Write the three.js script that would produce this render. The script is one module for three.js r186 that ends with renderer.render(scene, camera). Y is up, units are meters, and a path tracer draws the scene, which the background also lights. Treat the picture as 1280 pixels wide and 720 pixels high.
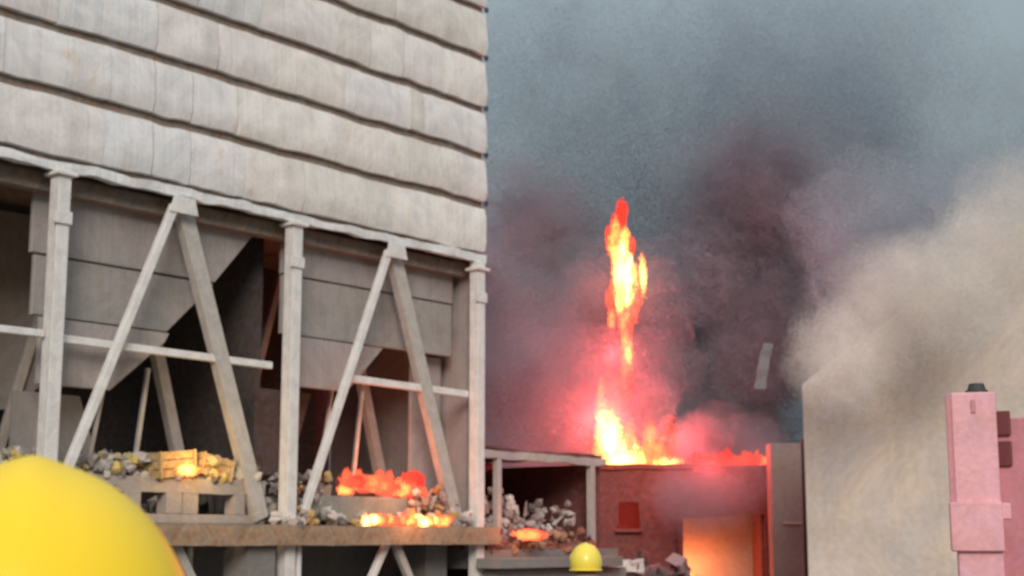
import * as THREE from 'three';
import { mergeGeometries, toCreasedNormals } from 'three/addons/utils/BufferGeometryUtils.js';
import { RoundedBoxGeometry } from 'three/addons/geometries/RoundedBoxGeometry.js';
import { MarchingCubes } from 'three/addons/objects/MarchingCubes.js';
import { ImprovedNoise } from 'three/addons/math/ImprovedNoise.js';

// ---------------------------------------------------------------- camera, sky, sun, exposure
const scene = new THREE.Scene();
const F = 1852, PITCH = Math.atan((672 - 360) / F), EYE = new THREE.Vector3(0, 1.7, 0);
const camera = new THREE.PerspectiveCamera(2 * Math.atan(360 / F) * 180 / Math.PI, 16 / 9, 0.1, 600);
camera.position.copy(EYE);
camera.rotation.set(PITCH, 0, 0);
camera.focus = 3.5; camera.userData.fStop = 6;
const renderer = new THREE.WebGLRenderer({ antialias: true });
renderer.toneMapping = THREE.LinearToneMapping;
renderer.toneMappingExposure = 1.52;
renderer.shadowMap.enabled = true;

const noise = new ImprovedNoise();
const fbm = (x, y, z, o = 4) => { let s = 0, a = 0.5; for (let i = 0; i < o; i++) { s += a * noise.noise(x, y, z); x *= 2.03; y *= 2.03; z *= 2.03; a *= 0.5; } return s; };
{ // an overcast, smoky sky: brighter towards the zenith, slightly uneven cloud
  const W = 512, H = 256, d = new Float32Array(W * H * 4);
  for (let j = 0; j < H; j++) for (let i = 0; i < W; i++) {
    const up = ((j + 0.5) / H - 0.5) * Math.PI, a = (i + 0.5) / W * 2 * Math.PI, s = Math.max(0, Math.sin(up));
    const x = Math.cos(a) * Math.cos(up), z = Math.sin(a) * Math.cos(up), c = 1 + 0.22 * fbm(x * 2.2 + 7, s * 4.5, z * 2.2 + 3, 4);
    const l = (0.62 + 2.38 * s) / 3 * c, o = (j * W + i) * 4;
    d[o] = 0.475 * l; d[o + 1] = 0.585 * l; d[o + 2] = 0.635 * l; d[o + 3] = 1;
  }
  const t = new THREE.DataTexture(d, W, H, THREE.RGBAFormat, THREE.FloatType);
  t.mapping = THREE.EquirectangularReflectionMapping; t.magFilter = THREE.LinearFilter; t.needsUpdate = true;
  scene.background = t; scene.environment = t;
}
const sun = new THREE.DirectionalLight(0xfff2e6, 1.5);
sun.position.set(3, 24, 30); sun.target.position.set(0, 0, -20); sun.castShadow = true; sun.shadow.radius = 45;
Object.assign(sun.shadow.camera, { left: -40, right: 40, top: 40, bottom: -40, near: 1, far: 140 }); sun.shadow.mapSize.set(2048, 2048);
scene.add(sun, sun.target);

// ---------------------------------------------------------------- helpers
function mulberry(a) { return () => { a |= 0; a = a + 0x6D2B79F5 | 0; let t = Math.imul(a ^ a >>> 15, 1 | a); t = t + Math.imul(t ^ t >>> 7, 61 | t) ^ t; return ((t ^ t >>> 14) >>> 0) / 4294967296; }; }
const R = mulberry(20240), rr = (a, b, r = R) => a + (b - a) * r();
const gauss = (r = R) => Math.sqrt(-2 * Math.log(1 - r() * 0.999999)) * Math.cos(2 * Math.PI * r());
const CP = Math.cos(PITCH), SP = Math.sin(PITCH);
// a sight line through the photograph meets the plane z = -depth: where a thing of known distance stands
function at(px, py, depth) {
  const dx = (px - 640) / F, dy = -(py - 360) / F, y = CP * dy + SP, z = SP * dy - CP;
  return new THREE.Vector3(dx, y, z).multiplyScalar(depth / -z).add(EYE);
}
const V = (x, y, z) => new THREE.Vector3(x, y, z);
const taken = {};
const numbered = (n) => { const k = taken[n] = (taken[n] ?? -1) + 1; return k ? n + '_' + String(k).padStart(3, '0') : n; };
function tag(o, label, category, group, kind) { if (label) o.userData.label = label; if (category) o.userData.category = category; if (group) o.userData.group = group; if (kind) o.userData.kind = kind; return o; }
function root(name, pos, turn, label, category, group) { const g = new THREE.Group(); g.name = numbered(name); g.position.copy(pos); g.rotation.y = turn; scene.add(g); return tag(g, label, category, group); }
function part(name, geo, mat, parent, label) { const m = new THREE.Mesh(geo, mat); m.name = parent === scene ? numbered(name) : name; m.castShadow = m.receiveShadow = true; parent.add(m); if (label) m.userData.label = label; return m; }
function metric(geo) { // uv in metres by the face's main axis
  const g = geo.index ? geo.toNonIndexed() : geo, p = g.attributes.position, n = g.attributes.normal, uv = new Float32Array(p.count * 2);
  for (let i = 0; i < p.count; i++) {
    const ax = Math.abs(n.getX(i)), ay = Math.abs(n.getY(i)), az = Math.abs(n.getZ(i)), x = p.getX(i), y = p.getY(i), z = p.getZ(i);
    const [u, v] = az >= ax && az >= ay ? [x, y] : ax >= ay ? [z, y] : [x, z];
    uv[i * 2] = u; uv[i * 2 + 1] = v;
  }
  g.setAttribute('uv', new THREE.BufferAttribute(uv, 2)); return g;
}
const box = (w, h, d, x = 0, y = 0, z = 0, r = 0.012) => metric(new RoundedBoxGeometry(w, h, d, 1, Math.min(r, w / 3, h / 3, d / 3)).translate(x, y, z));
function bar(a, b, w, d, r = 0.012) { // a square-section member from a to b
  const v = b.clone().sub(a), g = metric(new RoundedBoxGeometry(w, v.length(), d, 1, Math.min(r, w / 3, d / 3)));
  const q = new THREE.Quaternion().setFromUnitVectors(V(0, 1, 0), v.clone().normalize());
  return g.applyQuaternion(q).translate((a.x + b.x) / 2, (a.y + b.y) / 2, (a.z + b.z) / 2);
}
function channel(a, b, w, d, t = 0.018) { // a C-section member, its web towards +z
  const v = b.clone().sub(a), L = v.length();
  const g = mergeGeometries([box(w, L, t, 0, 0, d / 2, 0.005), box(t, L, d, -w / 2 + t / 2, 0, -0.003, 0.005), box(t, L, d, w / 2 - t / 2, 0, -0.003, 0.005)]);
  const q = new THREE.Quaternion().setFromUnitVectors(V(0, 1, 0), v.clone().normalize());
  return g.applyQuaternion(q).translate((a.x + b.x) / 2, (a.y + b.y) / 2, (a.z + b.z) / 2);
}
function slab(pts, depth, z = 0, bevel = 0.01) {
  const s = new THREE.Shape(pts.map(([x, y]) => new THREE.Vector2(x, y)));
  return metric(new THREE.ExtrudeGeometry(s, { depth, bevelEnabled: bevel > 0, bevelThickness: bevel, bevelSize: bevel, bevelSegments: 1 }).translate(0, 0, z));
}
function rough(geo, amp, freq, seed = 0) { // shifts vertices by noise of their place, so that shared corners stay joined
  const p = geo.attributes.position;
  for (let i = 0; i < p.count; i++) {
    const x = p.getX(i) * freq + seed, y = p.getY(i) * freq, z = p.getZ(i) * freq;
    p.setXYZ(i, p.getX(i) + amp * fbm(x, y, z, 2), p.getY(i) + amp * fbm(x + 31, y, z, 2), p.getZ(i) + amp * fbm(x, y + 57, z, 2));
  }
  geo.computeVertexNormals(); return geo;
}

// ---------------------------------------------------------------- materials
function texture(size, fn, srgb) {
  const d = new Uint8Array(size * size * 4);
  for (let j = 0; j < size; j++) for (let i = 0; i < size; i++) { const c = fn(i / size, j / size), o = (j * size + i) * 4; for (let k = 0; k < 3; k++) d[o + k] = Math.max(0, Math.min(255, c[k] * 255)); d[o + 3] = 255; }
  const t = new THREE.DataTexture(d, size, size); t.wrapS = t.wrapT = THREE.RepeatWrapping; t.magFilter = THREE.LinearFilter; t.minFilter = THREE.LinearMipmapLinearFilter;
  if (srgb) t.colorSpace = THREE.SRGBColorSpace; t.needsUpdate = true; return t;
}
const ring = (u, v, f, fy = f, s = 0) => { // noise that repeats over the tile
  const a = u * 2 * Math.PI, b = v * 2 * Math.PI, k = f / 6.283, m = fy / 6.283;
  return fbm(Math.cos(a) * k + s + Math.cos(b) * m, Math.sin(a) * k + 3.7 * s, Math.sin(b) * m + 11 + Math.cos(b) * m * 0.5, 5);
};
const grimeTex = texture(512, (u, v) => { // rain streaks and blotches on old painted sheet
  const streak = ring(u, v * 0.12, 60, 6, 3), blot = ring(u, v, 9, 9, 8), fine = ring(u, v, 50, 50, 1), rust = Math.max(0, ring(u, v, 14, 9, 21) - 0.2) * 1.6;
  const l = 0.96 + 0.1 * streak + 0.14 * blot + 0.08 * fine;
  return [l * (1 - 0.05 * rust), l * (1 - 0.15 * rust), l * (1 - 0.26 * rust)];
}, true);
const bumpTex = texture(256, (u, v) => { const l = 0.5 + 0.5 * ring(u, v, 24, 24, 5) + 0.3 * ring(u, v, 6, 6, 9); return [l, l, l]; });
const plasterTex = texture(512, (u, v) => {
  const l = 0.94 + 0.1 * ring(u, v, 5, 5, 2) + 0.09 * ring(u, v, 40, 40, 6) + 0.04 * ring(u, v * 0.2, 30, 5, 13), y = ring(u, v, 7, 7, 17);
  return [l * (1 + 0.05 * y), l, l * (1 - 0.08 * y)];
}, true);
const rustTex = texture(256, (u, v) => {
  const l = 0.85 + 0.22 * ring(u, v, 12, 12, 4) + 0.16 * ring(u, v, 50, 50, 9), r = ring(u, v, 8, 8, 30);
  return [l, l * (0.95 - 0.2 * r), l * (0.92 - 0.35 * r)];
}, true);
const rep = (t, s) => { const c = t.clone(); c.repeat.set(1 / s, 1 / s); c.needsUpdate = true; return c; };
const lin = (r, g, b) => new THREE.Color().setRGB(r, g, b);
const std = (color, o = {}) => new THREE.MeshStandardMaterial({ color, roughness: 0.8, side: THREE.DoubleSide, ...o });
const grime = rep(grimeTex, 2.6), bump = rep(bumpTex, 0.8), plaster = rep(plasterTex, 4), rust = rep(rustTex, 1.1);
const sheet = (r, g, b) => std(lin(r, g, b), { map: grime, bumpMap: bump, bumpScale: 0.003, roughness: 0.75 });
const M = {
  panels: [sheet(0.80, 0.765, 0.75), sheet(0.82, 0.76, 0.705), sheet(0.78, 0.765, 0.765), sheet(0.81, 0.75, 0.73), sheet(0.76, 0.715, 0.665), sheet(0.83, 0.785, 0.74)],
  backing: std(lin(0.36, 0.31, 0.265), { map: rust }),
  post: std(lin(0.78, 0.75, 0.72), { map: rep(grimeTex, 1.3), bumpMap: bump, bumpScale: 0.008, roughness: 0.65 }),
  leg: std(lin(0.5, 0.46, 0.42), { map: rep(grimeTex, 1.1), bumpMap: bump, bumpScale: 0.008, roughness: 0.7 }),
  bin: [std(lin(0.37, 0.33, 0.315), { map: grime, bumpMap: bump, bumpScale: 0.006 }), std(lin(0.345, 0.315, 0.295), { map: grime, bumpMap: bump, bumpScale: 0.006 })],
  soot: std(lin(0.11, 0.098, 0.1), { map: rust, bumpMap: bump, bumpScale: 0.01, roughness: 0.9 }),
  rustBeam: std(lin(0.5, 0.37, 0.26), { map: rust, bumpMap: bump, bumpScale: 0.01, roughness: 0.85 }),
  concrete: std(lin(0.42, 0.36, 0.32), { map: plaster, bumpMap: bump, bumpScale: 0.01, roughness: 0.9 }),
  greyConcrete: std(lin(0.25, 0.235, 0.22), { map: plaster, bumpMap: bump, bumpScale: 0.01, roughness: 0.9 }),
  trough: std(lin(0.24, 0.26, 0.235), { map: grime, roughness: 0.7 }),
  beige: std(lin(0.7, 0.615, 0.545), { map: plaster, bumpMap: bump, bumpScale: 0.004, roughness: 0.9 }),
  charred: std(lin(0.23, 0.09, 0.085), { map: rust, bumpMap: bump, bumpScale: 0.005, roughness: 0.9 }),
  tan: std(lin(0.45, 0.36, 0.28), { map: plaster, roughness: 0.9 }),
  ash: std(lin(0.5, 0.45, 0.42), { map: plaster, roughness: 0.95 }),
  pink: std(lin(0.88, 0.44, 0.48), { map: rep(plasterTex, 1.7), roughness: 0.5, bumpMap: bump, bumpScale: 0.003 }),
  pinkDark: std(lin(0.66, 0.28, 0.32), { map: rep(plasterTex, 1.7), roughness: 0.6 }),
  dark: std(lin(0.05, 0.045, 0.045), { roughness: 0.7 }),
  maroon: std(lin(0.16, 0.04, 0.045), { roughness: 0.6 }),
  crate: std(lin(0.62, 0.46, 0.22), { map: rust, roughness: 0.8 }),
  greyFlake: std(lin(0.17, 0.17, 0.185), { roughness: 0.9 }),
  paleSheet: std(lin(0.62, 0.58, 0.54), { roughness: 0.9 }),
  ground: std(lin(0.17, 0.15, 0.13), { map: rep(plasterTex, 3), bumpMap: bump, bumpScale: 0.02, roughness: 0.95 }),
  helmet: new THREE.MeshPhysicalMaterial({ color: lin(1, 0.66, 0.005), roughness: 0.42, clearcoat: 0.12, clearcoatRoughness: 0.3, side: THREE.DoubleSide }),
  helmetLime: new THREE.MeshPhysicalMaterial({ color: lin(0.95, 0.74, 0.09), roughness: 0.35, clearcoat: 0.3, side: THREE.DoubleSide }),
  body: std(0xffffff, { vertexColors: true, roughness: 0.85 }),
  vert: std(0xffffff, { vertexColors: true, roughness: 0.9 }),
};

// ---------------------------------------------------------------- ground
{
  const g = metric(new THREE.PlaneGeometry(400, 400, 8, 8).rotateX(-Math.PI / 2).translate(0, 0, -80));
  part('ground', g, M.ground, scene).userData = { kind: 'structure', label: 'bare dusty ground of the yard', category: 'ground' };
}

// ---------------------------------------------------------------- the hopper building: local x runs to the photograph's right and away, z comes towards the yard
const AZ = 39.2 * Math.PI / 180, P0 = V(-0.4728, 0, -24);
const plant = root('hopper_building', P0, Math.PI / 2 - AZ, 'weathered hopper building of pale lapped sheets on white posts and slanting legs', 'building');
{
  const N = (u) => V(-u, 0, 0);
  // cladding: rows of bowed sheets with open, uneven joints before a dark backing
  const wall = new THREE.Group(); wall.name = 'cladding_wall'; plant.add(wall);
  part('backing_board', metric(new THREE.BoxGeometry(13.1, 6.6, 0.08).translate(-6.55 + 0.02, 9.5, -0.1)), M.backing, wall);
  const rows = [6.28, 7.15, 7.98, 8.79, 9.67, 10.52, 11.36, 12.2];
  const edge = (u, k) => 0.035 * noise.noise(u * 1.1 + k * 9.3, k * 4.1, 0.5) + 0.022 * noise.noise(u * 3.7, k * 7.7, 2.5);
  for (let k = 0; k < rows.length - 1; k++) {
    let u = -0.02, n = 0, open = 0.004;
    while (u < 12.9) {
      const w = [0.74, 1.5, 2.1, 1.1, 1.5, 0.7][(k * 5 + n * 7 + (k * n) % 3) % 6] + rr(-0.03, 0.03), cut = [6.72, 4.05 + (k > 0 ? 0.9 + 0.37 * k : 0), k < 2 ? 6.1 : 1.4 + 0.2 * k].filter((c) => c > u + 0.05 && c <= u + w + 0.25).sort((a, b) => a - b)[0], u1 = cut ?? Math.min(u + w, 13), nx = 9, ny = 7;
      const pos = [], idx = [], uvs = [], tilt = rr(-0.008, 0.008), proud = rr(0, 0.008), ou = rr(0, 9), ov = rr(0, 9), sag = rr(-0.014, 0.014);
      for (let j = 0; j <= ny; j++) for (let i = 0; i <= nx; i++) {
        const a = i === 0 || i === nx ? (i ? 1 : 0) : (i - 1) / (nx - 2), b = j === 0 || j === ny ? (j ? 1 : 0) : (j - 1) / (ny - 2);
        const skirt = i === 0 || i === nx || j === 0 || j === ny, U = u + open + (u1 - u - open - (cut ? 0.012 : 0.004)) * a;
        const y0 = rows[k] + 0.055 + edge(U, k) + sag * a, y1 = rows[k + 1] - 0.075 + edge(U, k + 1) * 0.8;
        const lip = Math.pow(Math.abs(2 * b - 1), 5);
        const z = skirt ? -0.065 : 0.035 * (1 - b) + 0.03 * (1 - lip) - (b < 0.2 ? 0.02 * (1 - b / 0.2) : 0) + proud + tilt * (a - 0.5) + 0.028 * noise.noise(U * 2.1, b * 2 + k * 5, k);
        pos.push(-U, y0 + (y1 - y0) * b, z); uvs.push(U + ou, y0 + (y1 - y0) * b + ov);
      }
      for (let j = 0; j < ny; j++) for (let i = 0; i < nx; i++) { const q = j * (nx + 1) + i; idx.push(q, q + nx + 1, q + 1, q + 1, q + nx + 1, q + nx + 2); }
      const g = new THREE.BufferGeometry(); g.setAttribute('position', new THREE.Float32BufferAttribute(pos, 3)); g.setAttribute('uv', new THREE.Float32BufferAttribute(uvs, 2)); g.setIndex(idx); g.computeVertexNormals();
      const warm = u < 4 ? [1, 3, 5, 0, 4, 1] : [0, 2, 3, 2, 1, 0];
      part('sheet', toCreasedNormals(g, 0.5), M.panels[warm[Math.floor(R() * 6)]], wall); u = u1; n++; open = cut ? 0.012 : 0.004;
    }
    if (k) part('edge_hook', metric(new THREE.TorusGeometry(0.035, 0.018, 6, 10).translate(0.06, rows[k] + 0.02, 0)), M.dark, wall);
  }
  part('bottom_lip', rough(metric(new THREE.BoxGeometry(13, 0.12, 0.09, 120, 2, 2).translate(-6.5, 6.21, 0.01)), 0.075, 2.3), M.panels[2], plant);
  part('bin_floor_beam', box(13, 0.22, 0.2, -6.5, 6.05, -0.35), M.backing, plant);
  part('side_wall', metric(new THREE.BoxGeometry(0.1, 6.6, 4.4).translate(-0.05, 9.5, -2.45)), M.panels[0], plant);
  part('side_wall', metric(new THREE.BoxGeometry(0.1, 6.6, 4.4).translate(-13.05, 9.5, -2.45)), M.panels[0], plant);
  part('rear_wall', metric(new THREE.BoxGeometry(13.1, 6.6, 0.1).translate(-6.55, 9.5, -4.7)), M.panels[0], plant);
  part('roof', metric(new THREE.BoxGeometry(13.5, 0.12, 5.2).translate(-6.55, 12.88, -2.35)), M.panels[4], plant);
  part('bin_floor', metric(new THREE.BoxGeometry(12.9, 0.1, 4.3).translate(-6.5, 6.3, -2.4)), M.backing, plant);
  // posts, front and rear rows
  for (const u of [0.17, 4.2, 8.05, 12.0]) {
    part('post', mergeGeometries([box(0.19, 6.16, 0.19, -u, 3.08, 0.02, 0.02), box(0.3, 0.05, 0.3, -u, u === 0.17 ? 6.02 : 6.1, 0.02), box(0.26, 0.16, 0.03, -u - 0.02, 5.55, 0.13)]), M.post, plant);
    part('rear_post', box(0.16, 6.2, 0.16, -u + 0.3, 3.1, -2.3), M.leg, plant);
  }
  for (const c of [2.14, 6.2, 10.1]) {
    part('slanting_leg', bar(V(-c - 0.13, 6.02, 0.03), V(-c - 1.82, 1.9, 0.03), 0.11, 0.1), M.post, plant);
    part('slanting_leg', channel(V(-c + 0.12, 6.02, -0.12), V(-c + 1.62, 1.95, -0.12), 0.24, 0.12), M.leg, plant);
    part('gusset_plate', slab([[-c - 0.24, 5.92], [-c + 0.22, 5.92], [-c + 0.16, 6.14], [-c - 0.17, 6.14]], 0.02, 0.075, 0.004), M.post, plant);
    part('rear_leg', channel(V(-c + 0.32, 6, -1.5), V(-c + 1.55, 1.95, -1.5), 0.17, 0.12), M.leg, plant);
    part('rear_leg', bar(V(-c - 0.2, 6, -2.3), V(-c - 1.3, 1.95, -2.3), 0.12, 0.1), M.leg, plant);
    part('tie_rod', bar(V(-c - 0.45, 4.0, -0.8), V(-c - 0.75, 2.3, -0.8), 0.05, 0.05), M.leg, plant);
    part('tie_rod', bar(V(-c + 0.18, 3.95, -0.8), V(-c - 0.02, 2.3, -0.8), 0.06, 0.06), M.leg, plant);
    // the same frame goes on below the deck
    part('lower_leg', bar(V(-c - 0.06, 1.66, 0.03), V(-c - 1.1, 0, 0.03), 0.1, 0.1), M.post, plant);
    part('lower_leg', bar(V(-c + 0.06, 1.66, 0.03), V(-c + 1.1, 0, 0.03), 0.12, 0.1), M.leg, plant);
  }
  part('cross_rail', bar(V(-12, 4.1, -0.02), V(-8.16, 4.12, -0.02), 0.09, 0.08), M.post, plant);
  part('cross_rail', bar(V(-7.94, 4.1, -0.1), V(-4.46, 4.07, -0.1), 0.1, 0.08), M.post, plant);
  part('cross_rail', bar(V(-3.0, 4.02, -0.1), V(-0.28, 3.98, -0.1), 0.11, 0.08), M.post, plant);
  // hoppers: rows of lapped plates whose right edge runs down along the slope of the funnel
  const Z = -0.55;
  const hopper = (plates) => { const h = new THREE.Group(); h.name = 'hopper'; plant.add(h); plates.forEach((p, i) => part('plate', slab(p.map(([u, y]) => [-u, y]), 0.05, Z + (i % 2 ? 0.0 : 0.04) + i * 0.06), M.bin[i % 2], h)); return h; };
  hopper([[[8.1, 5.2], [5.22, 5.2], [4.42, 6.12], [8.1, 6.12]], [[8.06, 4.42], [6.02, 4.42], [5.26, 5.15], [8.06, 5.15]], [[8.0, 3.56], [6.95, 3.56], [6.12, 4.26], [6.06, 4.37], [8.0, 4.37]]]);
  hopper([[[3.98, 5.5], [0.25, 5.5], [0.25, 6.12], [3.98, 6.12]], [[3.98, 4.62], [0.3, 4.62], [0.3, 5.45], [3.98, 5.45]], [[3.98, 3.86], [2.75, 3.86], [2.0, 4.57], [3.98, 4.57]]]);
  hopper([[[12.2, 5.2], [9.6, 5.2], [8.55, 6.12], [12.2, 6.12]], [[12, 4.4], [10.4, 4.4], [9.65, 5.15], [12, 5.15]]]);
  part('funnel_slope', slab([[-8.1, 6.1], [-4.5, 6.1], [-7.0, 3.4], [-8.1, 3.4]], 0.06, -2.4), M.bin[1], plant);
  part('lower_plate', slab([[-7.95, 2.45], [-6.6, 2.45], [-7.0, 3.5], [-7.95, 3.5]], 0.04, -0.95), M.bin[1], plant);
  part('lower_plate', slab([[-0.95, 2.4], [-0.25, 2.4], [-0.25, 4.6], [-0.95, 4.6]], 0.04, -0.75), M.bin[0], plant);
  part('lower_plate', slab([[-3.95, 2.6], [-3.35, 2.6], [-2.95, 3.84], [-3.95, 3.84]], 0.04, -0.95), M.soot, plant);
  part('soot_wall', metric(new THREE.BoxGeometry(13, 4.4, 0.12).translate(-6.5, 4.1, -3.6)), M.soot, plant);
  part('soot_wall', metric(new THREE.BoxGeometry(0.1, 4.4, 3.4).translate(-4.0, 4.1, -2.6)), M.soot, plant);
  part('soot_wall', metric(new THREE.BoxGeometry(0.06, 4.35, 3.3).translate(-0.04, 4.05, -1.8)), M.bin[0], plant);
  // deck with its rusty edge beam and pierced parapet
  part('deck', metric(new THREE.BoxGeometry(13, 0.16, 3.5).translate(-6.5, 1.8, -1.82)), M.greyConcrete, plant);
  part('deck_beam', rough(metric(new THREE.BoxGeometry(13, 0.27, 0.16, 80, 3, 3).translate(-6.4, 1.73, 0.2)), 0.03, 2.2), M.rustBeam, plant);
  const parapet = new THREE.Group(); parapet.name = 'parapet'; plant.add(parapet);
  part('coping', rough(metric(new THREE.BoxGeometry(8.5, 0.19, 0.2, 60, 2, 2).translate(-8.75, 2.37, -0.2)), 0.03, 2.0), M.concrete, parapet);
  part('plinth', box(8.5, 0.12, 0.2, -8.75, 1.94, -0.2), M.concrete, parapet);
  for (const u of [4.6, 4.95, 5.78, 6.05, 6.7, 7.4, 8.2]) part('block', box(u < 5.2 ? 0.2 : 0.26, 0.28, 0.2, -u, 2.14, -0.2), M.concrete, parapet);
  part('burner_trough', mergeGeometries([box(2.1, 0.38, 0.05, -2.75, 2.1, -0.08), box(2.1, 0.05, 0.66, -2.75, 1.94, -0.44), box(2.1, 0.38, 0.05, -2.75, 2.1, -0.8)]), M.trough, plant);
  part('concrete_pier', box(0.5, 1.64, 0.5, -4.75, 0.82, -0.1), M.greyConcrete, plant);
  part('concrete_pier', box(0.5, 1.64, 0.5, -0.7, 0.82, -0.6), M.greyConcrete, plant);
  part('cellar_wall', metric(new THREE.BoxGeometry(13, 1.7, 0.1).translate(-6.5, 0.85, -1.6)), M.greyConcrete, plant);
  part('thin_pipe', bar(V(-4.0, 1.66, 0.05), V(-4.0, 0, 0.05), 0.07, 0.07), M.post, plant);
  part('thin_pipe', bar(V(-5.6, 1.66, -0.3), V(-5.6, 0, -0.3), 0.06, 0.06), M.leg, plant);
}
plant.updateMatrixWorld(true);
const onPlant = (u, y, z) => plant.localToWorld(V(-u, y, z));

// ---------------------------------------------------------------- rubble, heaps and small things on the deck
function heap(name, label, frame, spots, count, palette, sizes, seed) {
  const r = mulberry(seed), geos = [];
  for (let i = 0; i < count; i++) {
    const [x0, x1, y0, y1, z0, z1] = spots[i % spots.length], s = rr(sizes[0], sizes[1], r), kind = r();
    let g = kind < 0.45 ? new THREE.IcosahedronGeometry(s * 0.6, 1) : kind < 0.8 ? new THREE.BoxGeometry(s * rr(0.7, 2, r), s * rr(0.15, 0.7, r), s * rr(0.5, 1.2, r), 2, 1, 1) : new THREE.BoxGeometry(s * 0.16, s * rr(1.2, 2.6, r), s * 0.16);
    g = g.index ? g.toNonIndexed() : g; g.deleteAttribute('uv'); rough(g, s * 0.7, 1.6 / s, i * 3.1);
    g.rotateX(rr(-1.2, 1.2, r)).rotateY(rr(0, 6.3, r)).rotateZ(rr(-1.2, 1.2, r));
    const t = r(); g.translate(rr(x0, x1, r), y0 + (y1 - y0) * t * t, rr(z0, z1, r));
    const c = palette[Math.floor(r() * palette.length)], k = rr(0.75, 1.2, r), col = new Float32Array(g.attributes.position.count * 3);
    for (let j = 0; j < col.length; j++) col[j] = c[j % 3] * k;
    g.setAttribute('color', new THREE.BufferAttribute(col, 3)); geos.push(g);
  }
  const m = part(name, mergeGeometries(geos), M.vert, scene); m.position.copy(frame.position); m.rotation.copy(frame.rotation);
  return tag(m, label, 'rubble', null, 'stuff');
}
const turnP = plant.rotation.y;
const greys = [[0.3, 0.27, 0.24], [0.16, 0.14, 0.12], [0.42, 0.37, 0.3], [0.08, 0.07, 0.06], [0.24, 0.17, 0.1]];
const pales = [[0.5, 0.44, 0.41], [0.42, 0.36, 0.34], [0.55, 0.5, 0.47], [0.3, 0.22, 0.2]];
heap('rubble', 'charred and tan rubble strewn along the parapet top below the large hopper', plant, [[-8.6, -6.9, 2.47, 2.72, -0.5, -0.1], [-7.2, -5.2, 2.47, 2.74, -0.6, -0.1], [-5.5, -4.6, 2.47, 2.72, -0.5, -0.1]], 420, [...greys.slice(0, 3), ...pales.slice(0, 2), [0.6, 0.45, 0.14], [0.5, 0.4, 0.2]], [0.04, 0.15], 11);
heap('rubble', 'grey and pale rubble heaped round the burning trough on the deck', plant, [[-4.1, -3.3, 1.9, 2.6, -0.4, 0.1], [-1.9, -0.8, 1.9, 2.5, -0.5, 0.12], [-1.5, -0.5, 1.9, 2.4, -0.5, 0.15], [-4.4, -0.5, 1.88, 2.05, 0.0, 0.22], [-4.5, -3.0, 2.0, 2.55, -0.9, -0.3]], 330, [...greys.slice(0, 3), ...pales, [0.5, 0.34, 0.15], [0.5, 0.27, 0.12]], [0.04, 0.16], 12);
heap('rubble', 'loose dark debris lying across the deck behind the white posts', plant, [[-8, -0.4, 1.9, 2.3, -2.8, -0.8]], 140, greys, [0.1, 0.3], 13);

function crate(pos, turn, w, h, d, label) {
  const g = root('crate', pos, turn, label, 'crate', 'broken crates on the parapet');
  for (let i = 0; i < 3; i++) part('slat', box(w, h * 0.29, 0.02, 0, h * (0.17 + 0.33 * i), d / 2, 0.004), M.crate, g);
  for (let i = 0; i < 3; i++) part('slat', box(0.02, h * 0.29, d, -w / 2, h * (0.17 + 0.33 * i), 0, 0.004), M.crate, g);
  for (const s of [-1, 1]) part('batten', box(0.035, h, 0.03, s * (w / 2 - 0.03), h / 2, d / 2 + 0.028, 0.004), M.crate, g);
  part('floor_board', box(w - 0.03, 0.02, d - 0.03, 0, 0.012, 0, 0.004), M.crate, g);
  return g;
}
const c1 = crate(onPlant(6.05, 2.47, -0.28), turnP + 0.1, 0.66, 0.35, 0.4, 'wider ochre crate standing on the parapet beside the yellow flame');
const c2 = crate(onPlant(5.35, 2.47, -0.3), turnP - 0.14, 0.52, 0.3, 0.36, 'smaller tilted ochre crate on the parapet nearer the middle post');

c1.rotation.z = 0.1; c2.rotation.set(-0.1, c2.rotation.y, -0.16);

// ---------------------------------------------------------------- fire
const heat = [[0, 0.85, 0.045, 0.03], [0.3, 1.5, 0.16, 0.07], [0.55, 2.6, 0.75, 0.16], [0.78, 3.4, 1.9, 0.45], [1, 4.4, 3.6, 1.1]];
function glow(t) { for (let i = 1; i < heat.length; i++) if (t <= heat[i][0] || i === heat.length - 1) { const a = heat[i - 1], b = heat[i], k = Math.min(1, Math.max(0, (t - a[0]) / (b[0] - a[0]))); return [1, 2, 3].map((c) => a[c] + (b[c] - a[c]) * k); } }
const flameMat = new THREE.MeshBasicMaterial({ vertexColors: true, side: THREE.DoubleSide });
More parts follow.
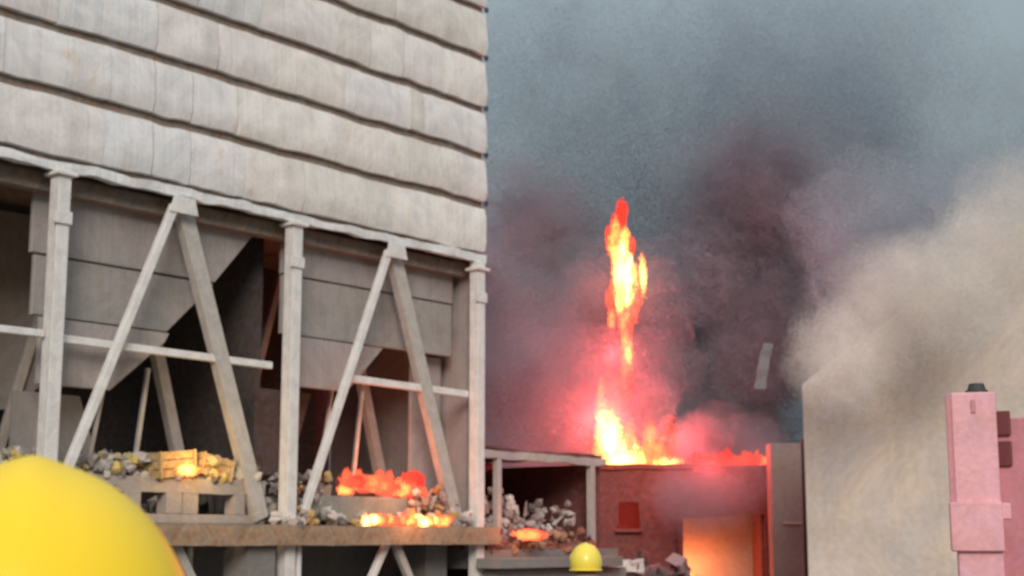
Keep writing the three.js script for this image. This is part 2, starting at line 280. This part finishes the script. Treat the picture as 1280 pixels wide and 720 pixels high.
// licks of burning gas: many small glowing slivers, dense and hot inside, sparse and red outside
function flame(label, base, blobs, seed, size, lamp) {
  const r = mulberry(seed), pos = [], col = [];
  for (const [p, rx, ry, hot, n] of blobs) for (let i = 0; i < n; i++) {
    const a = gauss(r) * 0.48, b = gauss(r) * 0.48, c = gauss(r) * 0.3, q = Math.sqrt(a * a + b * b + c * c);
    if (q > 1.5) continue;
    const x0 = p.x + a * rx, y0 = p.y + b * ry, z0 = p.z + c * rx;
    const w = 0.16 * rx, x = x0 + w * fbm(x0 * 3 / (0.3 + rx), y0 * 1.2, z0 + seed, 3) * 3, z = z0, y = y0 + 0.25 * ry * fbm(x0 * 4, y0 * 1.3, seed, 3);
    const t = Math.max(0, Math.min(1, hot * (1.12 - 0.4 * q) + 0.32 * fbm(x * 2.6, y * 1.6, z * 2 + seed, 3))), k = glow(t);
    const s = size * rr(0.6, 1.3, r), h = s * rr(1.5, 3.2, r), th = rr(0, 6.283, r), lean = rr(-0.4, 0.4, r), cx = Math.cos(th) * s / 2, cz = Math.sin(th) * s / 2;
    for (const [vx, vy, vz] of [[-cx, -h / 2, -cz], [cx, -h / 2, cz], [lean * h, h / 2, lean * h * 0.4]]) { pos.push(x + vx - base.x, y + vy - base.y, z + vz - base.z); col.push(...k); }
  }
  const g = new THREE.BufferGeometry(); g.setAttribute('position', new THREE.Float32BufferAttribute(pos, 3)); g.setAttribute('color', new THREE.Float32BufferAttribute(col, 3)); g.computeVertexNormals();
  const m = part('flame', g, flameMat, scene); m.castShadow = false; m.position.copy(base); tag(m, label, 'flame');
  for (const [lp, power, c] of lamp) { const l = new THREE.PointLight(c ?? lin(1, 0.2, 0.1), power, 0, 2); l.position.copy(lp); l.castShadow = true; l.shadow.radius = 12; scene.add(l); }
  return m;
}
const FD = 31, blob = (px, py, rx, ry, hot, n, d = FD) => [at(px, py, d), rx * d / 1878, ry * d / 1878, hot, n];
const RED = lin(1, 0.09, 0.085);
// [height in the photograph, middle, half width, heat]: the shape the licks fill
const column = [[262, 777, 4, 0.0], [278, 772, 9, 0.1], [292, 771, 12, 0.6], [315, 776, 17, 0.9], [345, 783, 21, 0.95], [375, 779, 20, 0.8], [398, 775, 13, 0.55], [416, 780, 5, 0.5], [440, 784, 5, 0.7], [460, 783, 4, 0.35], [480, 781, 8, 0.25], [498, 772, 12, 0.5]];
const foot = [[490, 767, 12, 0.45], [512, 759, 13, 0.8], [535, 761, 16, 1.05], [560, 768, 22, 1.15], [580, 780, 30, 1.05], [588, 786, 32, 0.9]];
function licks(shape, count, seed, small, big, per) {
  const r = mulberry(seed), out = [];
  for (let i = 0; i < count; i++) {
    const py = rr(shape[0][0], shape[shape.length - 1][0], r), k = Math.max(1, shape.findIndex((q) => q[0] >= py)), A = shape[k - 1], B = shape[k], t = (py - A[0]) / (B[0] - A[0]), m = (c) => A[c] + (B[c] - A[c]) * t;
    const side = rr(-1, 1, r), q = Math.abs(side), sz = rr(small, big, r);
    out.push(blob(m(1) + side * m(2), py, sz, sz * rr(2, 4.5, r), Math.max(0, m(3) * (1.12 - 0.75 * q * q) + rr(-0.25, 0.15, r)), Math.round(per * sz * sz / 16)));
  }
  return out;
}
flame('tall ragged column of flame standing high above the burning shed', at(782, 470, FD), [...licks(column, 88, 401, 1.8, 5, 330), blob(774, 340, 8, 30, 0.9, 1500), blob(803, 345, 4, 24, 0.8, 900), blob(783, 438, 3.5, 14, 0.8, 500)], 41, 0.028,
  [[at(784, 330, FD - 0.9), 8, RED], [at(768, 440, FD - 0.9), 12, RED]]);
flame('brightest white-yellow flame on the shed roof at the foot of the fire column', at(768, 590, FD), [...licks(foot, 60, 402, 3, 8, 420), blob(763, 545, 12, 26, 1.15, 5000), blob(780, 574, 20, 9, 1.1, 4000)], 42, 0.028,
  [[at(752, 530, FD - 1.0), 27, RED]]);
const FR = 30.3;
flame('low red flames licking along the shed roof edge towards the grey pillar', at(905, 585, FR), [872, 884, 897, 908, 921, 934, 946, 954].map((px, i) => blob(px, 580 - 5 * Math.abs(Math.sin(i * 1.7)), 8, 9 + 3 * Math.cos(i * 2.3), i === 7 ? 0.4 : 0.06, 700, FR)), 50, 0.03,
  [[at(886, 566, FR - 1.4), 8, RED]]);
flame('lower orange flame spreading over the shed roof beside the brightest flame', at(825, 588, FD), [
  blob(822, 568, 13, 20, 0.45, 3600), blob(832, 580, 16, 7, 0.85, 3000), blob(812, 548, 8, 18, 0.5, 1700), blob(836, 556, 12, 26, 0.2, 2200)], 43, 0.032,
  [[at(838, 548, FD - 0.9), 14, RED]]);
const pl = (u, y, z, rx, ry, hot, n) => [onPlant(u, y, z), rx, ry, hot, n];
flame('long orange fire burning in the trough on the deck', onPlant(2.2, 2.25, -0.4), [
  ...Array.from({ length: 42 }, (_, i) => { const t = (i * 0.618) % 1, u = 2.75 - 1.6 * t, v = (i * 0.377) % 1; return pl(u, 2.4 + 0.22 * v * (0.6 + t * 0.6), -0.32 + 0.12 * Math.sin(i * 4.1), 0.09 + 0.05 * ((i * 0.29) % 1), 0.06 + 0.05 * ((i * 0.53) % 1), Math.max(0, 0.5 - 0.4 * v - (t > 0.8 ? 0.3 : 0) + 0.15 * Math.sin(i * 7.3)), 420); }),
  ...[2.75, 2.5, 2.3, 2.05, 1.85, 1.62, 1.4, 1.15].map((u, i) => pl(u, 2.57 + 0.04 * Math.sin(i * 2.3), -0.3, 0.05, 0.08 + 0.03 * Math.cos(i * 1.7), i > 5 ? 0.05 : 0.3, 800))], 44, 0.02,
  [[onPlant(2.2, 2.7, 0.0), 2.5, lin(1, 0.25, 0.1)]]);
flame('low cream-orange flame along the rusty deck edge below the trough', onPlant(2.1, 1.9, 0.22), [
  ...Array.from({ length: 15 }, (_, i) => pl(2.85 - i * 0.125 + 0.04 * Math.sin(i * 5.1), 1.93 + 0.04 * Math.abs(Math.sin(i * 1.9)), 0.22, 0.06 + 0.03 * Math.abs(Math.sin(i * 3.3)), 0.045 + 0.03 * Math.abs(Math.cos(i * 2.1)), [1, 0.95, 0.5, 0.35, 0.6, 0.4, 0.45, 0.7, 0.4, 0.95, 1, 0.9, 0.5, 0.6, 0.4][i], 520))], 45, 0.016,
  [[onPlant(2.0, 2.05, 0.5), 0.8, lin(1, 0.4, 0.15)]]);
flame('small yellow flame inside the wider crate on the parapet', onPlant(5.95, 2.5, 0), [
  pl(5.95, 2.57, 0.02, 0.12, 0.06, 0.75, 2000)], 46, 0.014,
  [[onPlant(5.8, 2.72, 0.3), 1.2, lin(1, 0.6, 0.18)]]);

// ---------------------------------------------------------------- open lean-to beside the hopper building, with a debris heap
{
  const g = root('lean_to', P0.clone(), turnP, 'low open lean-to of thin posts beside the hopper building', 'shed');
  part('roof_beam', rough(metric(new THREE.BoxGeometry(3.6, 0.13, 0.12, 40, 2, 2).translate(1.75, 3.04, -0.15)), 0.05, 2.2), M.ash, g);
  part('roof_sheet', rough(metric(new THREE.BoxGeometry(3.6, 0.05, 2.6, 30, 1, 20).translate(1.75, 3.14, -1.5)), 0.09, 1.4), M.charred, g);
  part('post', box(0.11, 3.05, 0.11, 0.55, 1.52, -0.15), M.ash, g);
  part('post', box(0.12, 3.0, 0.12, 3.15, 1.5, -0.15), M.ash, g);
  part('rear_wall', metric(new THREE.BoxGeometry(3.6, 3.1, 0.1).translate(1.75, 1.55, -2.7)), M.charred, g);
  part('side_wall', metric(new THREE.BoxGeometry(0.1, 3.0, 2.5).translate(3.5, 1.5, -1.5)), M.charred, g);
  part('floor_slab', metric(new THREE.BoxGeometry(3.7, 0.3, 2.8).translate(1.75, 1.36, -1.3)), M.greyConcrete, g);
  part('step', box(3.3, 0.16, 0.5, 1.3, 1.3, 0.42), M.greyConcrete, g);
  part('retaining_wall', box(3.5, 1.2, 0.3, 1.6, 0.6, 0.3), M.greyConcrete, g);
  heap('rubble', 'pale ashen lumps heaped under the open lean-to', g, [[0.05, 3.1, 1.5, 2.35, -1.2, -0.25], [0.7, 3.0, 1.5, 2.2, -0.9, -0.2], [0.3, 1.2, 1.5, 2.5, -0.9, -0.3]], 420, pales, [0.06, 0.17], 21);
  heap('rubble', 'reddish brick waste spilling over the edge of the lean-to floor', g, [[0.1, 2.9, 1.5, 1.82, -0.35, 0.12]], 240, [[0.3, 0.11, 0.08], [0.42, 0.17, 0.1], [0.34, 0.2, 0.12], [0.2, 0.08, 0.07]], [0.05, 0.14], 22);
}
flame('small orange flame flickering in the brick waste under the lean-to', P0.clone().add(V(0, 1.6, 0)), [[at(663, 668, 24.3), 0.2, 0.07, 0.5, 2400]], 47, 0.016, [[at(665, 655, 23.9), 0.7]]);

// ---------------------------------------------------------------- the burning shed
{
  const a = at(746, 672, 30), b = at(962, 672, 30), w = b.x - a.x, g = root('burning_shed', V((a.x + b.x) / 2, 0, -30), 0, 'low charred shed with fire on its roof and an orange-lit doorway', 'shed');
  const x = (px) => (px - 640) / 1878 * 30 - (a.x + b.x) / 2, y = (py) => 1.7 + (672 - py) / 1878 * 30;
  const s = new THREE.Shape([[-w / 2, 0], [x(853), 0], [x(853), y(648)], [x(957), y(643)], [x(957), 0], [w / 2, 0], [w / 2, y(581)], [x(900), y(590)], [-w / 2, y(588)]].map((p) => new THREE.Vector2(...p)));
  const win = new THREE.Path([[x(772), y(661)], [x(801), y(661)], [x(799), y(628)], [x(774), y(628)]].map((p) => new THREE.Vector2(...p))); s.holes.push(win);
  part('front_wall', metric(new THREE.ExtrudeGeometry(s, { depth: 0.14, bevelEnabled: false }).translate(0, 0, -0.14)), M.charred, g);
  part('side_wall', metric(new THREE.BoxGeometry(0.14, 3, 4).translate(-w / 2 + 0.07, 1.5, -2.15)), M.charred, g);
  part('side_wall', metric(new THREE.BoxGeometry(0.14, 3, 4).translate(w / 2 - 0.07, 1.5, -2.15)), M.charred, g);
  part('rear_wall', metric(new THREE.BoxGeometry(w, 3, 0.14).translate(0, 1.5, -4.2)), M.tan, g);
  part('inner_wall', metric(new THREE.BoxGeometry(2.0, 2.7, 0.12).translate(x(905), 1.35, -1.35)), M.tan, g);
  part('roof', rough(metric(new THREE.BoxGeometry(w + 0.3, 0.1, 4.3, 24, 1, 24).translate(0, 3.1, -2.1)), 0.07, 1.5), M.charred, g);
  part('window_sill', box(0.55, 0.05, 0.12, x(786), y(664), 0.06), M.charred, g);
  part('door_post', box(0.1, 2.05, 0.12, x(850), 1.02, 0.07), M.charred, g);
  const l = new THREE.PointLight(lin(1, 0.24, 0.09), 6, 0, 2); l.position.set((a.x + b.x) / 2 + x(868), 0.95, -30.75); l.castShadow = true; l.shadow.radius = 8; scene.add(l);
  flame('fire on the floor just inside the doorway of the burning shed', V(l.position.x, 0.4, -30.8), [[V(l.position.x, 0.45, -30.85), 0.25, 0.4, 0.6, 2500]], 48, 0.03, []);
  flame('fire on the floor glowing red behind the small window of the charred shed', V(2.45, 0.3, -32.2), [[V(2.46, 0.7, -32.2), 0.35, 0.5, 0.4, 2500]], 49, 0.03, [[V(2.4, 1.7, -32.2), 2.6, RED]]);
  heap('rubble', 'dark rubble heap with pale scraps before the charred shed', g, [[-1.7, -0.1, 0, 1.25, 1.2, 2.4], [-1.6, 0.1, 0.4, 1.15, 1.3, 2.2]], 200, [[0.08, 0.065, 0.065], [0.13, 0.1, 0.1], [0.3, 0.27, 0.27], [0.06, 0.05, 0.05]], [0.1, 0.34], 31);
  const sc = at(782, 707, 27.6);
  tag(part('torn_sheet', rough(metric(new THREE.BoxGeometry(0.62, 0.24, 0.02, 8, 4, 1)), 0.12, 5), M.paleSheet, scene), 'torn pale sheet lying on the rubble heap before the charred shed', 'sheet').position.copy(sc);
}

// ---------------------------------------------------------------- grey pillar and beige gable wall
{
  const p = at(984, 672, 29), g = root('concrete_pillar', V(p.x, 0, -29), 0, 'grey concrete pillar between the burning shed and the beige wall', 'pillar');
  part('shaft', box(0.6, 3.5, 0.5, -0.02, 1.75, 0, 0.02), M.greyConcrete, g);
  part('ledge', box(0.36, 0.045, 0.08, 0.06, 1.97, 0.28), M.concrete, g);
  part('corner_pipe', metric(new THREE.CylinderGeometry(0.045, 0.045, 3.6, 10).translate(0.33, 1.8, 0.2)), M.dark, g);
}
{
  const a = at(1010, 672, 24), b = at(1300, 672, 22.3), L = b.clone().sub(a).setY(0).length(), turn = Math.atan2(-(b.z - a.z), b.x - a.x);
  const g = root('beige_building', V(a.x, 0, a.z), turn, 'plain beige rendered gable wall behind the pink steel post', 'building');
  part('wall', slab([[0, 0], [L, 0], [L, 6.45], [0, 4.15]], 0.3, -0.3, 0.015), M.beige, g);
  part('roof', slab([[0, 4.16], [L, 6.46], [L, 6.56], [0, 4.26]], 6, -6.3, 0.01), M.concrete, g);
  part('side_wall', metric(new THREE.BoxGeometry(0.3, 4.1, 6).translate(0.17, 2.05, -3.33)), M.beige, g);
}

// ---------------------------------------------------------------- pink steel post
{
  const D = 10, k = D / 1878, p = at(1222, 672, D), g = root('steel_post', V(p.x, 0, -D), -0.27, 'salmon pink steel post with a wider collar and a small dark cap', 'post');
  const y = (py) => 1.7 + (672 - py) * k, x = (px) => (px - 1222) * k;
  part('shaft', mergeGeometries([box(0.29, y(492), 0.28, x(1224), y(492) / 2, 0, 0.015)]), M.pink, g);
  part('collar', box(0.335, y(628) - y(689), 0.32, x(1221), (y(628) + y(689)) / 2, 0.02, 0.012), M.pink, g);
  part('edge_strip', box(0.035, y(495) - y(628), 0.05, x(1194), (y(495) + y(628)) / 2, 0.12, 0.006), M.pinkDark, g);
  part('cap', mergeGeometries([metric(new THREE.CylinderGeometry(0.05, 0.065, 0.05, 14).translate(x(1230), y(484), 0)), metric(new THREE.CylinderGeometry(0.075, 0.075, 0.02, 14).translate(x(1230), y(488) - 0.01, 0))]), M.dark, g);
  part('catch', box(0.07, 0.11, 0.09, x(1256), y(640), 0.1, 0.012), M.pink, g);
  part('bracket_slot', box(0.03, 0.09, 0.012, x(1224), y(510), 0.145, 0.004), M.pinkDark, g);
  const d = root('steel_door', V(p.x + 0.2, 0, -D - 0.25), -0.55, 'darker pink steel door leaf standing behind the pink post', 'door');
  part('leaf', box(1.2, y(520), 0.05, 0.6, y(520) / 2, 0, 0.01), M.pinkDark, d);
  for (const py of [527, 566]) part('bolt_plate', box(0.1, 0.17, 0.03, 0.1, y(py), 0.04, 0.02), M.maroon, d);
  part('upright', box(0.06, y(505), 0.07, 0.0, y(505) / 2, 0.01, 0.01), M.pink, d);
}

// ---------------------------------------------------------------- people in hard hats
function capsules(bones, centre, half, res, k) { // a smooth union of tapered capsules, meshed
  const mc = new MarchingCubes(res, new THREE.MeshBasicMaterial(), false, false, 200000); mc.isolation = 0;
  const p = V(), ab = V(), ap = V(), hs = res / 2;
  for (let z = 0; z < res; z++) for (let y = 0; y < res; y++) for (let x = 0; x < res; x++) {
    p.set((x - hs) / hs * half + centre.x, (y - hs) / hs * half + centre.y, (z - hs) / hs * half + centre.z);
    let d = 1e3;
    for (const [a, b, ra, rb] of bones) {
      ab.copy(b).sub(a); ap.copy(p).sub(a); const t = Math.max(0, Math.min(1, ap.dot(ab) / Math.max(ab.lengthSq(), 1e-9))), e = ap.addScaledVector(ab, -t).length() - (ra + (rb - ra) * t);
      const h = Math.max(k - Math.abs(d - e), 0) / k; d = Math.min(d, e) - h * h * k * 0.25;
    }
    mc.field[z * res * res + y * res + x] = -d;
  }
  mc.update();
  const g = new THREE.BufferGeometry(), n = mc.count, pos = new Float32Array(mc.positionArray.slice(0, n * 3)), nor = new Float32Array(mc.normalArray.slice(0, n * 3));
  for (let i = 0; i < n; i++) { pos[i * 3] = pos[i * 3] * half + centre.x; pos[i * 3 + 1] = pos[i * 3 + 1] * half + centre.y; pos[i * 3 + 2] = pos[i * 3 + 2] * half + centre.z; }
  g.setAttribute('position', new THREE.BufferAttribute(pos, 3)); g.setAttribute('normal', new THREE.BufferAttribute(nor, 3)); return g;
}
function person(top, pos, turn, label, hatMat, hatScale, deep = false) { // local -z is the way the person looks
  const H = top - 0.045, s = H / 1.75, P = (x, y, z) => V(x * s, y * s, z * s), c = 0.45;
  const body = [[P(0, 0.98, 0), P(0, 1.38, 0), 0.15 * s, 0.17 * s], [P(-0.13, 1.38, 0), P(0.13, 1.38, 0), 0.09 * s, 0.09 * s], [P(-0.09, 0.96, 0), P(0.09, 0.96, 0), 0.12 * s, 0.12 * s], [P(0, 1.45, 0), P(0, 1.56, -0.01), 0.065 * s, 0.06 * s]];
  for (const q of [-1, 1]) body.push([P(q * 0.1, 0.92, 0), P(q * 0.11, 0.5, -0.01), 0.095 * s, 0.065 * s], [P(q * 0.11, 0.5, -0.01), P(q * 0.12, 0.09, 0.02), 0.065 * s, 0.045 * s], [P(q * 0.12, 0.045, 0.05), P(q * 0.13, 0.04, -0.14), 0.045 * s, 0.04 * s],
    [P(q * 0.2, 1.4, 0), P(q * 0.27, 1.1, 0.02), 0.065 * s, 0.05 * s], [P(q * 0.27, 1.1, 0.02), P(q * 0.28, 0.86, -0.06), 0.05 * s, 0.036 * s]);
  const head = [[P(0, 1.63, -0.01), P(0, 1.66, 0), 0.085 * s, 0.09 * s], [P(0, 1.57, -0.045), P(0, 1.6, -0.04), 0.05 * s, 0.06 * s], [P(0, 1.625, -0.105), P(0, 1.605, -0.118), 0.009, 0.014], [P(-0.022, 1.572, -0.098), P(0.022, 1.572, -0.098), 0.008, 0.008], [P(-0.035, 1.66, -0.09), P(0.035, 1.66, -0.09), 0.012, 0.012],
    [P(-0.09, 1.6, 0.0), P(-0.095, 1.635, 0.005), 0.012, 0.015], [P(0.09, 1.6, 0), P(0.095, 1.635, 0.005), 0.012, 0.015], [P(0, 1.5, 0), P(0, 1.57, 0), 0.058 * s, 0.058 * s]];
  const geos = [capsules(body, P(0, 0.9, 0), 0.98 * s, 110, 0.05), capsules(head, P(0, 1.62, 0), 0.17 * s, 64, 0.02)];
  for (const q of [-1, 1]) {
    const o = [0.28, 0.86, -0.06], f = (x, y, z) => P(q * (o[0] + x), o[1] + y, o[2] + z), h = [[f(0, 0.01, 0), f(0, -0.05, -0.015), 0.03, 0.032], [f(0, -0.05, 0.012), f(0, -0.06, -0.045), 0.018, 0.018]];
    [[0.02, 0.062], [0.003, 0.072], [-0.016, 0.066], [-0.034, 0.05]].forEach(([z, l]) => h.push([f(0, -0.07, z - 0.012), f(-0.006, -0.07 - l * 0.55, z - 0.018), 0.0095, 0.009], [f(-0.006, -0.07 - l * 0.55, z - 0.018), f(-0.022, -0.07 - l, z - 0.022), 0.009, 0.0075]));
    h.push([f(-0.01, -0.025, -0.03), f(-0.02, -0.06, -0.062), 0.011, 0.01], [f(-0.02, -0.06, -0.062), f(-0.028, -0.085, -0.066), 0.01, 0.008]);
    geos.push(capsules(h, f(0, -0.06, -0.02), 0.12, 56, 0.006));
  }
  const g = mergeGeometries(geos), n = g.attributes.position, col = new Float32Array(n.count * 3);
  for (let i = 0; i < n.count; i++) {
    const x = Math.abs(n.getX(i)) / s, y = n.getY(i) / s, skin = y > 1.5 || (x > 0.22 && y < 0.885), k = skin ? [0.42, 0.24, 0.16] : y < 0.1 ? [0.03, 0.028, 0.026] : y < 0.96 ? [0.05, 0.055, 0.075] : [0.13, 0.14, 0.16];
    col.set(k, i * 3);
  }
  g.setAttribute('color', new THREE.BufferAttribute(col, 3));
  const r = root('person', pos, turn, label, 'person'); part('body', g, M.body, r);
  // hard hat: shell with centre ridge, rain rim and peak
  const shell = new THREE.SphereGeometry(1, 64, 32, 0, Math.PI * 2, 0, Math.PI * (deep ? 0.64 : 0.5)), q = shell.attributes.position;
  for (let i = 0; i < q.count; i++) {
    let x = q.getX(i), y = q.getY(i), z = q.getZ(i); const ridge = Math.exp(-((x / 0.16) ** 2)) * 0.035 * y, f = deep ? 1 : 1 + 0.06 * (1 - y);
    q.setXYZ(i, x * 0.132 * f, (y + ridge) * 0.155, z * 0.152 * f);
  }
  shell.computeVertexNormals();
  const rim = new THREE.TorusGeometry(1, 0.06, 8, 64), w = rim.attributes.position;
  for (let i = 0; i < w.count; i++) { const x = w.getX(i), z = w.getY(i), y = w.getZ(i), peak = z < -0.2 ? 0.045 * (-z - 0.2) : 0; w.setXYZ(i, x * 0.147, y * 0.07 - peak * 0.3, z * 0.166 - peak); }
  rim.computeVertexNormals();
  const hat = new THREE.Group(); hat.name = 'hard_hat'; r.add(hat); hat.position.set(0, top - 0.16 * hatScale, 0); hat.scale.setScalar(hatScale);
  part('shell', shell, hatMat, hat); if (deep) rim.scale(0.88, 1.3, 0.92).translate(0, -0.062, 0);
  part('rim', rim, hatMat, hat); if (deep) part('peak', rough(metric(new THREE.BoxGeometry(0.2, 0.015, 0.1, 6, 1, 4).translate(0, 0.02, -0.17)), 0.02, 4), hatMat, hat);
  part('headband', new THREE.CylinderGeometry(0.105, 0.1, 0.05, 32, 1, true).translate(0, -0.01, 0), M.dark, hat);
  return r;
}
{ const d = 1.32, p = at(42, 570, d); person(p.y, V(p.x, 0, -d), 0.25, 'person in a glossy yellow hard hat close to the camera, seen from behind', M.helmet, 1.08); }
{ const d = 12.3, p = at(732, 678, d); person(p.y, V(p.x, 0, -d), -0.1, 'person in a lime-yellow hard hat standing farther off before the fire', M.helmetLime, 1.0, true); }

// ---------------------------------------------------------------- smoke: clouds of fine soot flakes, lit by the sky and the fire
function puffShape(n, tau, seed) {
  const r = mulberry(seed), e = Math.sqrt(tau * 2 * 2 * Math.PI * 0.16 / n * 4 / Math.sqrt(3)), pos = new Float32Array(n * 9), p = V(), a = V(), b = V();
  for (let i = 0; i < n; i++) {
    do { p.set(gauss(r), gauss(r), gauss(r)).multiplyScalar(0.4); } while (p.length() > 0.9);
    const q = p.clone().multiplyScalar(1.7);
    p.x += 0.3 * fbm(q.x + seed, q.y, q.z, 2); p.y += 0.3 * fbm(q.x, q.y + seed + 9, q.z, 2); p.z += 0.3 * fbm(q.x, q.y, q.z + seed + 23, 2);
    a.set(gauss(r), gauss(r), gauss(r)).normalize(); b.set(gauss(r), gauss(r), gauss(r)).cross(a).normalize();
    const s = e * rr(0.7, 1.3, r);
    for (let k = 0; k < 3; k++) { const t = k * 2.0944; for (let c = 0; c < 3; c++) pos[i * 9 + k * 3 + c] = p.getComponent(c) + 0.577 * s * (Math.cos(t) * a.getComponent(c) + Math.sin(t) * b.getComponent(c)); }
  }
  const g = new THREE.BufferGeometry(); g.setAttribute('position', new THREE.BufferAttribute(pos, 3)); g.computeVertexNormals(); return g;
}
const smokeMat = new THREE.MeshLambertMaterial({ color: 0xffffff, side: THREE.DoubleSide });
const shapes = { thin: puffShape(140000, 0.5, 5), mid: puffShape(170000, 1.3, 6), thick: puffShape(160000, 2.4, 7) };
// regions: [cx, cy, spread x, spread y, depth from, to, puff radius from, to (photograph pixels), number, density, soot colour]
function smoke(label, regions, seed) {
  const r = mulberry(seed), lists = { thin: [], mid: [], thick: [] };
  for (const [cx, cy, sx, sy, d0, d1, r0, r1, n, kind, c] of regions) for (let i = 0; i < n; i++) {
    const a = rr(0, 6.283, r), q = Math.sqrt(r()), d = rr(d0, d1, r), s = rr(r0, r1, r) * d / 1878 / 0.8, k = rr(0.85, 1.15, r);
    lists[kind].push([at(cx + Math.cos(a) * q * sx, cy + Math.sin(a) * q * sy, d), s, new THREE.Euler(rr(0, 6, r), rr(0, 6, r), rr(0, 6, r)), lin(c[0] * k, c[1] * k, c[2] * k), rr(0.85, 1.2, r)]);
  }
  const o = new THREE.Matrix4(), q = new THREE.Quaternion();
  for (const [kind, list] of Object.entries(lists)) if (list.length) {
    const m = new THREE.InstancedMesh(shapes[kind], smokeMat, list.length); m.name = numbered('smoke'); m.castShadow = m.receiveShadow = true;
    list.forEach(([p, s, e, c, f], i) => { m.setMatrixAt(i, o.compose(p, q.setFromEuler(e), V(s, s * f, s))); m.setColorAt(i, c); });
    scene.add(m); tag(m, label[kind], 'smoke', null, 'stuff');
  }
}
const G = [0.25, 0.275, 0.325], GB = [0.36, 0.425, 0.49], GM = [0.29, 0.285, 0.33], TAN = [0.86, 0.79, 0.73];
smoke({ thin: 'thin grey-blue smoke haze drifting across the sky', mid: 'grey smoke hanging round the fire column', thick: 'dense dark smoke plume rising from the shed' }, [
  [920, 380, 350, 240, 36, 43, 120, 170, 14, 'mid', GB],
  [930, 120, 330, 110, 38, 44, 130, 180, 9, 'thin', GB],
  [1130, 190, 170, 120, 33, 38, 90, 130, 9, 'thin', GB],
  [1110, 320, 90, 80, 26, 30, 80, 110, 5, 'mid', GB],
  [680, 420, 100, 170, 30, 33.5, 70, 100, 11, 'mid', GM],
  [945, 480, 55, 80, 34, 36.5, 55, 80, 7, 'thick', G],
  [935, 330, 65, 120, 34, 37, 60, 90, 8, 'thick', G],
  [930, 210, 80, 40, 33, 36, 70, 100, 4, 'mid', G],
  [905, 562, 50, 18, 30.6, 31.6, 34, 46, 5, 'mid', GM],
  [890, 600, 70, 40, 28.6, 29.6, 35, 50, 6, 'thin', GM],
  [760, 440, 50, 90, 32, 33.5, 60, 80, 4, 'mid', GM],
  [1050, 440, 35, 40, 20.5, 22.5, 60, 80, 3, 'thin', TAN],
  [1120, 395, 45, 35, 20.5, 22.2, 60, 85, 3, 'thin', TAN],
  [1190, 345, 45, 35, 20.3, 21.8, 65, 85, 4, 'thin', TAN],
  [1260, 295, 40, 35, 20.2, 21.8, 65, 85, 4, 'thin', TAN],
], 77);
{ const p = at(955, 458, 27), m = part('torn_sheet', rough(metric(new THREE.BoxGeometry(0.17, 0.85, 0.02, 4, 14, 1)), 0.1, 2.6), M.greyFlake, scene); m.position.copy(p); m.rotation.z = -0.22; tag(m, 'pale strip of sheet blown up in front of the dark smoke', 'sheet'); }

scene.traverse((o) => { if (o.isMesh) { o.receiveShadow = true; if (!o.name.startsWith('flame')) o.castShadow = true; } });
renderer.render(scene, camera);
